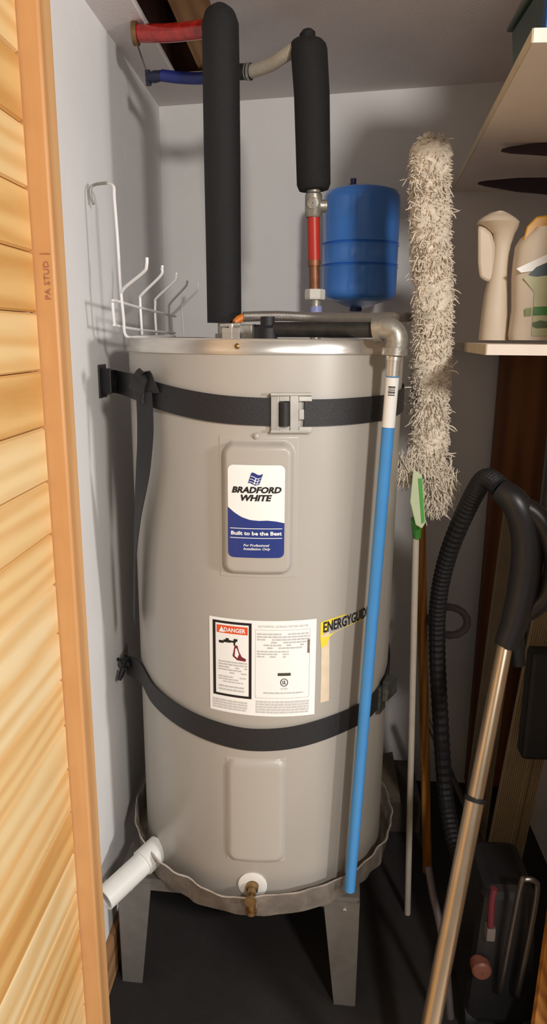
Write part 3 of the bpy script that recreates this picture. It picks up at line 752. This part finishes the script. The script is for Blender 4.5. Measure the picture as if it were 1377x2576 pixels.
# ------------------------------------------------------------------ shelves on the right
SX0 = .289
def shelf(name, label, yf, px, py_top, py_bot, backx):
    a = at(px, py_bot, yf); b = at(px, py_top, yf)
    z0, z1 = a.z, b.z
    xl = a.x; xb = backx
    t = thing(name, label, 'shelf', ((xl+XR)/2, 1.6, z0))
    q = [(xl+.002, yf, 0), (XR, yf, 0), (XR, YB, 0), (xb+.002, YB, 0)]
    MB().hexa([(x, y, z0) for x, y, _ in q], [(x, y, z1) for x, y, _ in q]).build('panel', M_shelf, t, smooth=False)
    MB().hexa([(xl, yf+.001, z0), (xl+.002, yf+.001, z0), (xb+.002, YB, z0), (xb, YB, z0)], [(xl, yf+.001, z1), (xl+.002, yf+.001, z1), (xb+.002, YB, z1), (xb, YB, z1)]).build('edge_strip', M_shelfside, t, smooth=False)
    return t, z0, z1
bx = at(1142, 412, YB).x
upsh, uz0, uz1 = shelf('wall_shelf', 'upper white shelf holding the dark green bin', 1.10, 1338, 70, 107, bx)
losh, lz0, lz1 = shelf('wall_shelf', 'lower white shelf holding the cream jug', 1.25, 1222, 866, 893, bx-.01)
for k, (x0, y0, x1, y1, Y) in enumerate(((1262, 378, 1450, 372, 1.62), (1203, 461, 1420, 470, 1.86))):
    a, b = at(x0, y0, Y), at(x1, y1, Y); b = a + (b-a)*((XR-a.x)/(b.x-a.x))
    mid = a.lerp(b, .35)
    t = tag(MB().ribbon([a, a.lerp(b, .06), a.lerp(b, .3), b], [.004, .012, .026 if k == 0 else .03, .03 if k == 0 else .05], .012, up=(0, 0, 1)).build('tapered_bracket', M_purple, smooth=False, bevel=.002),
            ['dark tapered bracket arm close under the upper shelf', 'wider dark tapered bracket arm behind the cream jug'][k], 'bracket')

# green bin on the upper shelf
bx0 = at(1283, 120, 1.32).x
zr0 = at(1278, 78, 1.32).z; zt_ = zr0+.10
bin_ = thing('storage_bin', 'dark green plastic bin with flared lid on the upper shelf', 'bin', (bx0+.12, 1.22, uz1))
MB().hexa([(bx0+.008, 1.14, uz1), (bx0+.24, 1.14, uz1), (bx0+.24, 1.315, uz1), (bx0+.008, 1.315, uz1)],
          [(bx0, 1.13, zr0), (bx0+.25, 1.13, zr0), (bx0+.25, 1.32, zr0), (bx0, 1.32, zr0)]).build('body', M_bagg, bin_, smooth=False, bevel=.006)
MB().hexa([(bx0-.008, 1.122, zr0), (bx0+.26, 1.122, zr0), (bx0+.26, 1.33, zr0), (bx0-.008, 1.33, zr0)], [(bx0+.04, 1.16, zt_), (bx0+.21, 1.16, zt_), (bx0+.21, 1.29, zt_), (bx0+.04, 1.29, zt_)]).build('flared_lid', M_bagg, bin_, smooth=False, bevel=.005)
pz = at(1377, 62, 1.13)
MB().box((pz.x-.006, 1.118, uz1+.004), (pz.x+.12, 1.136, zr0-.004)).build('front_label', M_bagblue, bin_, smooth=False, bevel=.002)

# cream jug on the lower shelf
JY = 1.50
jb_ = at(1248, 855, JY)
jug = thing('cream_jug', 'tall cream plastic jug with a moulded side handle and no label', 'jug', (jb_.x, JY, lz1))
def jz(py): return at(1250, py, JY).z
def jr(x0, x1): return (at(x1, 700, JY).x - at(x0, 700, JY).x)/2
def jx(x0, x1, py): return (at(x1, py, JY).x + at(x0, py, JY).x)/2
rows = [(856, 1206, 1276), (850, 1206, 1277), (800, 1212, 1278), (740, 1220, 1279), (700, 1230, 1279), (660, 1238, 1280), (620, 1243, 1284), (590, 1240, 1294), (574, 1222, 1302), (562, 1202, 1304), (553, 1206, 1296), (545, 1218, 1286), (537, 1232, 1276), (534, 1244, 1266)]
vs = []; seg = 24
for (py, x0, x1) in rows:
    z = max(jz(py), lz1+.0005); xc = jx(x0, x1, py); rr = (at(x1, py, JY).x-at(x0, py, JY).x)/2
    for k in range(seg):
        a = 2*math.pi*k/seg; c, s = math.cos(a), math.sin(a)
        sgn = lambda q: math.copysign(abs(q)**.75, q)
        vs.append((xc+rr*sgn(c), JY+max(.018, min(.045, rr*1.1))*sgn(s), z))
n = len(rows)
MB().add(vs, [(i*seg+k, i*seg+(k+1) % seg, (i+1)*seg+(k+1) % seg, (i+1)*seg+k) for i in range(n-1) for k in range(seg)] + [tuple(range(seg))[::-1], tuple((n-1)*seg+k for k in range(seg))]).build('body', M_bottle, jug, angle=60)
hpx = [(1203, 566), (1222, 572), (1238, 586), (1247, 620), (1246, 706), (1226, 710), (1207, 698), (1203, 660)]
MB().add([at(x, y, JY+dy) for dy in (-.012, .018) for x, y in hpx], [tuple(range(8)), tuple(range(15, 7, -1))] + [(k, (k+1) % 8, 8+(k+1) % 8, 8+k) for k in range(8)]).build('handle', M_bottle, jug, bevel=.006, angle=30)
# second bottle with a green printed label
B2 = 1.46
bt = thing('detergent_bottle', 'pale bottle with green printed label and yellow cap beside the jug', 'bottle', (at(1350, 856, B2).x, B2, lz1))
rows = [(856, 1282, 1420), (840, 1281, 1424), (780, 1290, 1428), (700, 1290, 1428), (660, 1294, 1424), (620, 1300, 1412), (600, 1312, 1404), (585, 1330, 1394), (575, 1340, 1384)]
vs = []
for (py, x0, x1) in rows:
    z = max(at(1350, py, B2).z, lz1+.0005); a0, a1 = at(x0, py, B2).x, at(x1, py, B2).x; xc = (a0+a1)/2; rr = (a1-a0)/2
    for k in range(seg):
        a = 2*math.pi*k/seg; sgn = lambda q: math.copysign(abs(q)**.6, q)
        vs.append((xc+rr*sgn(math.cos(a)), B2+.032*sgn(math.sin(a)), z))
n = len(rows)
MB().add(vs, [(i*seg+k, i*seg+(k+1) % seg, (i+1)*seg+(k+1) % seg, (i+1)*seg+k) for i in range(n-1) for k in range(seg)] + [tuple(range(seg))[::-1], tuple((n-1)*seg+k for k in range(seg))]).build('body', M_bottle, bt, angle=60)
YF = B2-.0335
def flat(pix, name, m, dy=0):
    return MB().add([at(x, y, YF-dy) for x, y in pix], [tuple(range(len(pix)))]).build(name, m, bt, smooth=False)
flat([(1318, 700), (1330, 690), (1377, 690), (1400, 690), (1400, 845), (1338, 845), (1342, 790), (1345, 735)], 'label', mat('pale_label', (190, 190, 150), .5))
flat([(1343, 772), (1400, 770), (1400, 792), (1342, 794)], 'green_band', mat('label_green', (70, 128, 62), .5), .0006)
flat([(1322, 776), (1338, 774), (1338, 794), (1322, 795)], 'green_square', mat('label_olive', (128, 140, 84), .5), .0006)
flat([(1300, 676), (1330, 662), (1377, 640), (1400, 634), (1400, 652), (1377, 668), (1340, 682), (1312, 686)], 'white_swoosh', M_label, .0006)
flat([(1330, 692), (1350, 672), (1400, 650), (1400, 690), (1350, 696)], 'dark_emblem', mat('label_dark_teal', (34, 60, 66), .4), .0008)
flat([(1340, 812), (1360, 806), (1400, 812), (1400, 824), (1350, 826), (1341, 822)], 'leaf_mark', mat('label_leaf', (92, 112, 74), .5), .0006)
capz = at(1350, 590, B2).z
MB().add([at(x, y, B2+dy) for dy in (-.022, .022) for x, y in ((1316, 606), (1326, 570), (1350, 545), (1384, 540), (1404, 560), (1404, 600), (1360, 606))],
         [tuple(range(7)), tuple(range(13, 6, -1))] + [(k, (k+1) % 7, 7+(k+1) % 7, 7+k) for k in range(7)]).build('yellow_cap', mat('amber_cap', (206, 150, 36), .4), bt, smooth=False, bevel=.003)

# ------------------------------------------------------------------ dust mop standing on its handle, cotton head up
MY = 1.52
hb_ = at(1030, 2105, MY+.02); hp1 = at(1047, 1335, MY)
fdir = (hb_-hp1).normalized(); foot = hp1 + fdir*((hp1.z-.001)/-fdir.z)
mop = thing('dust_mop', 'fluffy cream cotton dust mop standing head up beside the heater', 'mop', foot)
MB().tube([foot, hp1], .0078, 14).build('handle', mat('white_handle', (196, 186, 170), .5), mop)
sp_ = smooth_path([at(1086, 352, MY), at(1082, 470, MY), at(1084, 600, MY), at(1090, 720, MY), at(1088, 850, MY), at(1082, 980, MY), at(1080, 1100, MY), at(1072, 1190, MY)], 8)
NS = len(sp_)
spr = [.033 + .004*math.sin(i*.5) for i in range(NS)]
spr[0] = .014; spr[1] = .022
cr_ = random.Random(9); core = MB(); fp = smooth_path(sp_, 5); NF = len(fp); SG = 44; vs = []
for i_, p in enumerate(fp):
    base = .0345 + .0035*math.sin(i_*.11)
    if i_ < 12: base *= math.sqrt(max(.02, 1-((12-i_)/12.5)**2))
    for k in range(SG):
        a = 2*math.pi*k/SG; q = base + cr_.uniform(-.004, .0045) + .003*math.sin(5*a+i_*.4)*math.sin(i_*.27+a)
        vs.append(p + Vector((math.cos(a)*q, math.sin(a)*q, cr_.uniform(-.0015, .0015))))
core.add(vs, [(i_*SG+k, i_*SG+(k+1) % SG, (i_+1)*SG+(k+1) % SG, (i_+1)*SG+k) for i_ in range(NF-1) for k in range(SG)] + [tuple(range(SG)), tuple((NF-1)*SG+k for k in range(SG))])
core.build('head_core', M_yarn, mop, angle=180)
rr = random.Random(5); strands = MB()
def strand(p, d, L, r, droop):
    pts = []; q = p.copy(); dd = d.normalized(); curl = Vector((rr.gauss(0, 1), rr.gauss(0, 1), rr.gauss(0, 1)))*.55
    for k in range(5):
        pts.append(q.copy()); q = q + dd*L/4; dd = (dd + Vector((0, 0, -droop)) + curl*.5).normalized()
    strands.tube(pts, [r, r*1.1, r, r*.9, r*.5], 5, caps=False)
for k in range(6500):
    t = rr.random(); i = min(int(t*(NS-1)), NS-2); c = sp_[i].lerp(sp_[i+1], rr.random())
    a = rr.uniform(0, 2*math.pi); dirv = Vector((math.cos(a), math.sin(a), rr.uniform(-2.4, 1.2)))
    out = .033 if i > 2 else .016
    strand(c + Vector((math.cos(a), math.sin(a), 0))*out, dirv, rr.uniform(.007, .015) if rr.random() < .97 else .03, rr.uniform(.0009, .0017), .3)
for (x, y, n_, spread) in ((1096, 1195, 620, .018), (1093, 1240, 420, .013), (1034, 1160, 260, .012), (1024, 1175, 140, .009)):
    c0_ = at(x, y, MY+.01 if x > 1050 else MY-.02)
    for k in range(n_):
        c = c0_ + Vector((rr.gauss(0, spread), rr.gauss(0, spread*.7), rr.gauss(0, spread)))
        strand(c, Vector((rr.gauss(0, .35), rr.gauss(0, .35), -1)), rr.uniform(.025, .045), rr.uniform(.0009, .0017), .2)
for k in range(70):
    a = rr.uniform(0, 6.28); strand(sp_[0]+Vector((rr.gauss(0, .010), rr.gauss(0, .01), -.012)), Vector((math.cos(a)*.5, math.sin(a)*.5, 1)), .026, .0013, .25)
so = strands.build('cotton_strands', M_yarn, mop, angle=180); so['kind'] = 'stuff'
# green clip plate under the head
MC = MY-.055
pl = [(1040, 1180), (1063, 1195), (1071, 1315), (1062, 1330), (1046, 1320), (1032, 1262)]
MB().add([at(x, y, MC-.012) for x, y in pl] + [at(x, y, MC+.004) for x, y in pl], [tuple(range(6)), tuple(range(11, 5, -1))] + [(k, (k+1) % 6, 6+(k+1) % 6, 6+k) for k in range(6)]).build('clip_body', M_palegreen, mop, smooth=False, bevel=.002)
pl = [(1053, 1204), (1062, 1203), (1069, 1312), (1062, 1318)]
MB().add([at(x, y, MC-.0142) for x, y in pl] + [at(x, y, MC-.0105) for x, y in pl], [(0,1,2,3), (7,6,5,4), (0,4,5,1), (1,5,6,2), (2,6,7,3), (3,7,4,0)]).build('clip_inset', M_green, mop, smooth=False)
MB().tube([at(1049, 1350, MY), at(1048, 1308, MC+.006)], [.009, .012], 14).build('clip_socket', M_green, mop)

# wooden broom handle
ba, bb = at(1060, 1400, 1.72), at(1074, 2110, 1.70)
bd = (bb-ba).normalized(); bf = ba + bd*((ba.z-.002)/-bd.z); btp = ba - bd*.12
tag(MB().tube([bf, btp, btp-bd*.006], [.0125, .0125, .006], 16).build('broom_stick', M_stick, loc=bf), 'orange brown wooden stick leaning behind the dust mop handle', 'stick')

# ------------------------------------------------------------------ things leaning on the right
pa, pb = at(1266, 905, 2.06), at(1238, 1215, 2.06)
px0 = at(1262, 940, 2.07).x
tag(MB().box((px0, 2.075, .02), (XR-.02, 2.11, lz0-.01)).build('plywood_sheet', M_brownpanel, smooth=False, bevel=.003), 'brown wooden panel against the back wall under the lower shelf', 'panel')
def ribbed(pl, depth0, depth1, name, label, nrib=14):
    """long panel with ribs along its length; pl = top-left, top-right, bottom-right, bottom-left pixels"""
    tl_, tr_, br_, bl_ = [at(*q, d) for q, d in zip(pl, (depth0, depth0, depth1, depth1))]
    mb = MB(); n = nrib*4
    nrm_ = (tr_-tl_).cross(bl_-tl_).normalized()
    if nrm_.y > 0: nrm_ = -nrm_
    vs = []
    for i in range(n+1):
        u = i/n; h = [.0, .0032, .0032, .0][i % 4] + (.004 if abs(u-.62) < .07 else 0)
        a = tl_.lerp(tr_, u); b = bl_.lerp(br_, u)
        vs += [a+nrm_*h, b+nrm_*h, a-nrm_*.012, b-nrm_*.012]
    fs = []
    for i in range(n):
        k = 4*i; fs += [(k, k+4, k+5, k+1), (k+2, k+3, k+7, k+6), (k, k+2, k+6, k+4), (k+1, k+5, k+7, k+3)]
    fs += [(0, 1, 3, 2), (4*n, 4*n+2, 4*n+3, 4*n+1)]
    mb.add(vs, fs)
    return tag(mb.build(name, M_beige, smooth=False), label, 'panel')
ribbed([(1272, 1270), (1335, 1270), (1212, 2190), (1150, 2190)], 1.84, 1.74, 'ribbed_panel', 'narrow ribbed beige panel leaning just behind the black vacuum grip')
ribbed([(1378, 1372), (1490, 1372), (1300, 2225), (1212, 2225)], 1.66, 1.56, 'ribbed_panel', 'wider ribbed beige panel leaning beside the metal vacuum wand', 18)

# vacuum wand with its black grip and hose
VY0, VY1 = 1.36, 1.10
wt_, wb_ = at(1274, 1612, VY0), at(1092, 2540, VY1)
wd_ = (wb_-wt_).normalized(); wf = wt_ + wd_*((wt_.z-.016)/-wd_.z)
vac = thing('vacuum_wand', 'champagne metal vacuum wand with curved black grip and hose', 'vacuum wand', wf)
jn = at(1184, 2005, VY0+(VY1-VY0)*.42)
tj = (jn-wt_).dot(wd_); jp = wt_+wd_*tj
MB().tube([wt_-wd_*.03, jp], .0155, 24).build('upper_tube', M_chrome, vac)
MB().tube([jp, wf], .0185, 24).build('lower_tube', M_chrome, vac)
MB().tube([jp-wd_*.004, jp+wd_*.004], .0205, 24).build('joint_ring', M_rubber, vac)
gp = smooth_path([wt_-wd_*-.01, at(1297, 1560, VY0), at(1322, 1450, VY0), at(1326, 1350, VY0), at(1300, 1268, VY0), at(1258, 1232, VY0+.02)], 6)
nG = len(gp)
MB().tube(gp, [.023+.008*math.sin(math.pi*i/(nG-1)) for i in range(nG)], 20).build('grip', M_blackp, vac)
MB().tube(smooth_path([at(1300, 1268, VY0), at(1345, 1290, VY0-.01), at(1380, 1340, VY0-.02), at(1396, 1420, VY0-.02), at(1375, 1500, VY0-.01), at(1325, 1540, VY0)], 6), .020, 18).build('grip_loop', M_blackp, vac)
MB().tube([at(1300, 1600, VY0+.005), at(1305, 1672, VY0)], [.016, .014], 16).build('latch', M_rubber, vac)
hs = smooth_path([at(1262, 1228, VY0+.02), at(1222, 1205, VY0+.06), at(1180, 1270, VY0+.12), at(1130, 1390, VY0+.2), at(1105, 1500, VY0+.24), at(1100, 1620, VY0+.26), at(1108, 1800, VY0+.26), at(1122, 2000, VY0+.25), at(1150, 2140, VY0+.14), at(1190, 2215, VY0+.04), at(1215, 2250, VY0-.04)], 10)
rad_ = [.019+.0022*(i % 2) for i in range(len(smooth_path(hs, 2)))]
MB().tube(smooth_path(hs, 2), rad_, 14).build('hose', M_rubber, vac, angle=20)
MB().tube([at(1218, 1186, VY0+.05), at(1226, 1212, VY0+.05)], [.009, .012], 12).build('hose_clip', M_blackp, vac)
# grey coil hanging behind
ccn = at(1130, 1562, 1.70); ring = []
for k in range(28):
    a = 2*math.pi*k/28; ring.append(ccn + Vector((math.cos(a)*.046, math.sin(a)*.02, math.sin(a)*.03)))
tag(MB().tube(ring, [.009+.0012*(k % 2) for k in range(28)], 12, closed=True).build('hose_coil', mat('grey_hose', (96, 90, 92), .6), angle=20), 'small grey hose ring beside the wooden stick', 'hose')

# black upright vacuum body and clutter in the dark corner
VF = 1.22
vb = at(1205, 2440, VF); bz0 = at(1215, 2240, VF+.02).z; vx0 = vb.x-.02; vx1 = vx0+.15
vc = thing('vacuum_cleaner', 'black upright vacuum body with round orange knob and chrome loop handle', 'vacuum cleaner', (vx0+.1, VF+.1, 0))
MB().hexa([(vx0, VF, .03), (vx1, VF, .03), (vx1, VF+.2, .03), (vx0, VF+.2, .03)], [(vx0+.02, VF+.02, bz0), (vx1-.02, VF+.02, bz0), (vx1-.02, VF+.18, bz0), (vx0+.02, VF+.18, bz0)]).build('body', M_blackp, vc, smooth=False, bevel=.02)
kb_ = at(1212, 2440, VF-.004)
MB().lathe([(.020, -.02), (.020, .004), (.016, .008), (.001, .009)], kb_, (0, -1, .05), 24).build('knob', mat('dull_orange_knob', (124, 74, 60), .5), vc)
MB().box((at(1226, 2335, VF).x, VF-.004, at(1226, 2365, VF).z), (at(1248, 2335, VF).x, VF+.03, at(1226, 2335, VF).z)).build('latch', mat('grey_latch', (120, 112, 108), .5), vc, smooth=False, bevel=.002)
MB().tube(smooth_path([at(1235, 2330, VF), at(1238, 2270, VF), at(1244, 2235, VF)], 5), .007, 10).build('red_trigger', mat('dark_red_plastic', (110, 40, 50), .5), vc)
LY = VF-.02
lp_ = [at(1258, 2490, VF+.012), at(1262, 2480, LY), at(1290, 2330, LY), at(1312, 2222, LY), at(1322, 2212, LY), at(1344, 2216, LY), at(1352, 2240, LY), at(1332, 2360, LY), at(1305, 2490, LY), at(1303, 2500, VF+.012)]
MB().tube(smooth_path(lp_, 6), .0055, 10).build('loop_handle', mat('dull_chrome', (96, 90, 84), .35, metal=.8), vc)
for sx in (vx0+.015, vx1-.015):
    for sy in (VF+.03, VF+.17):
        MB().lathe([(.001, -.012), (.03, -.012), (.032, -.008), (.032, .008), (.03, .012), (.001, .012)], (sx, sy, .032), (1, 0, 0), 20).build('wheel', M_rubber, vc)

# leaning pale board at the far right foot, dark boxes at the back
la, lb = at(1377, 2352, 1.20), at(1346, 2576, 1.12)
ld = (lb-la).normalized(); lf = la + ld*((la.z-.002)/-ld.z); lt = la - ld*.25
n_ = Vector((1, 0, 0))
mb = MB(); th_ = Vector((0, .02, 0)); wv = Vector((.09, 0, 0))
mb.hexa([lf, lf+wv, lf+wv+th_, lf+th_], [lt, lt+wv, lt+wv+th_, lt+th_])
tag(mb.build('wood_board', M_stick, smooth=False, bevel=.002), 'orange wooden board leaning at the foot of the right wall', 'board')
q0 = at(975, 1985, 1.88)
bxo = thing('cardboard_box', 'dark cardboard box on the floor behind the heater', 'box', (q0.x+.03, 1.95, 0))
MB().box((q0.x-.03, 1.86, 0), (q0.x+.10, 2.08, q0.z-.03)).build('carton', M_card, bxo, smooth=False)
MB().hexa([(q0.x-.03, 1.86, q0.z-.03), (q0.x+.04, 1.86, q0.z-.03), (q0.x+.04, 2.08, q0.z-.03), (q0.x-.03, 2.08, q0.z-.03)], [(q0.x-.035, 1.85, q0.z-.02), (q0.x+.035, 1.85, q0.z+.0), (q0.x+.035, 2.08, q0.z+.0), (q0.x-.035, 2.08, q0.z-.02)]).build('flap', mat('cardboard_light', (104, 92, 76), .9), bxo, smooth=False)
tag(MB().tube(smooth_path([at(1078, 2180, 1.32), at(1090, 2250, 1.29), at(1106, 2320, 1.26), at(1122, 2420, 1.23), at(1134, 2560, 1.20)], 6), .008, 12).build('grey_tube', mat('dull_grey_tube', (78, 72, 76), .5)), 'thin grey tube leaning behind the vacuum wand', 'tube')
t0, t1 = at(1092, 1850, 1.80), at(1165, 2015, 1.74)
td = (t1-t0).normalized(); tf = t0+td*((t0.z-.01)/-td.z)
tag(MB().tube([t0-td*.05, tf], .0085, 12).build('metal_rod', mat('dim_rod', (92, 86, 84), .5, metal=.4)), 'slanted dim metal rod between the wooden stick and the wand', 'rod')
q3 = at(1330, 1840, 1.50)
tag(MB().box((q3.x-.012, 1.49, q3.z-.07), (q3.x+.12, 1.54, q3.z+.20)).build('black_pouch', M_rubber, smooth=False, bevel=.01), 'black pouch hanging in front of the wider ribbed panel', 'pouch')
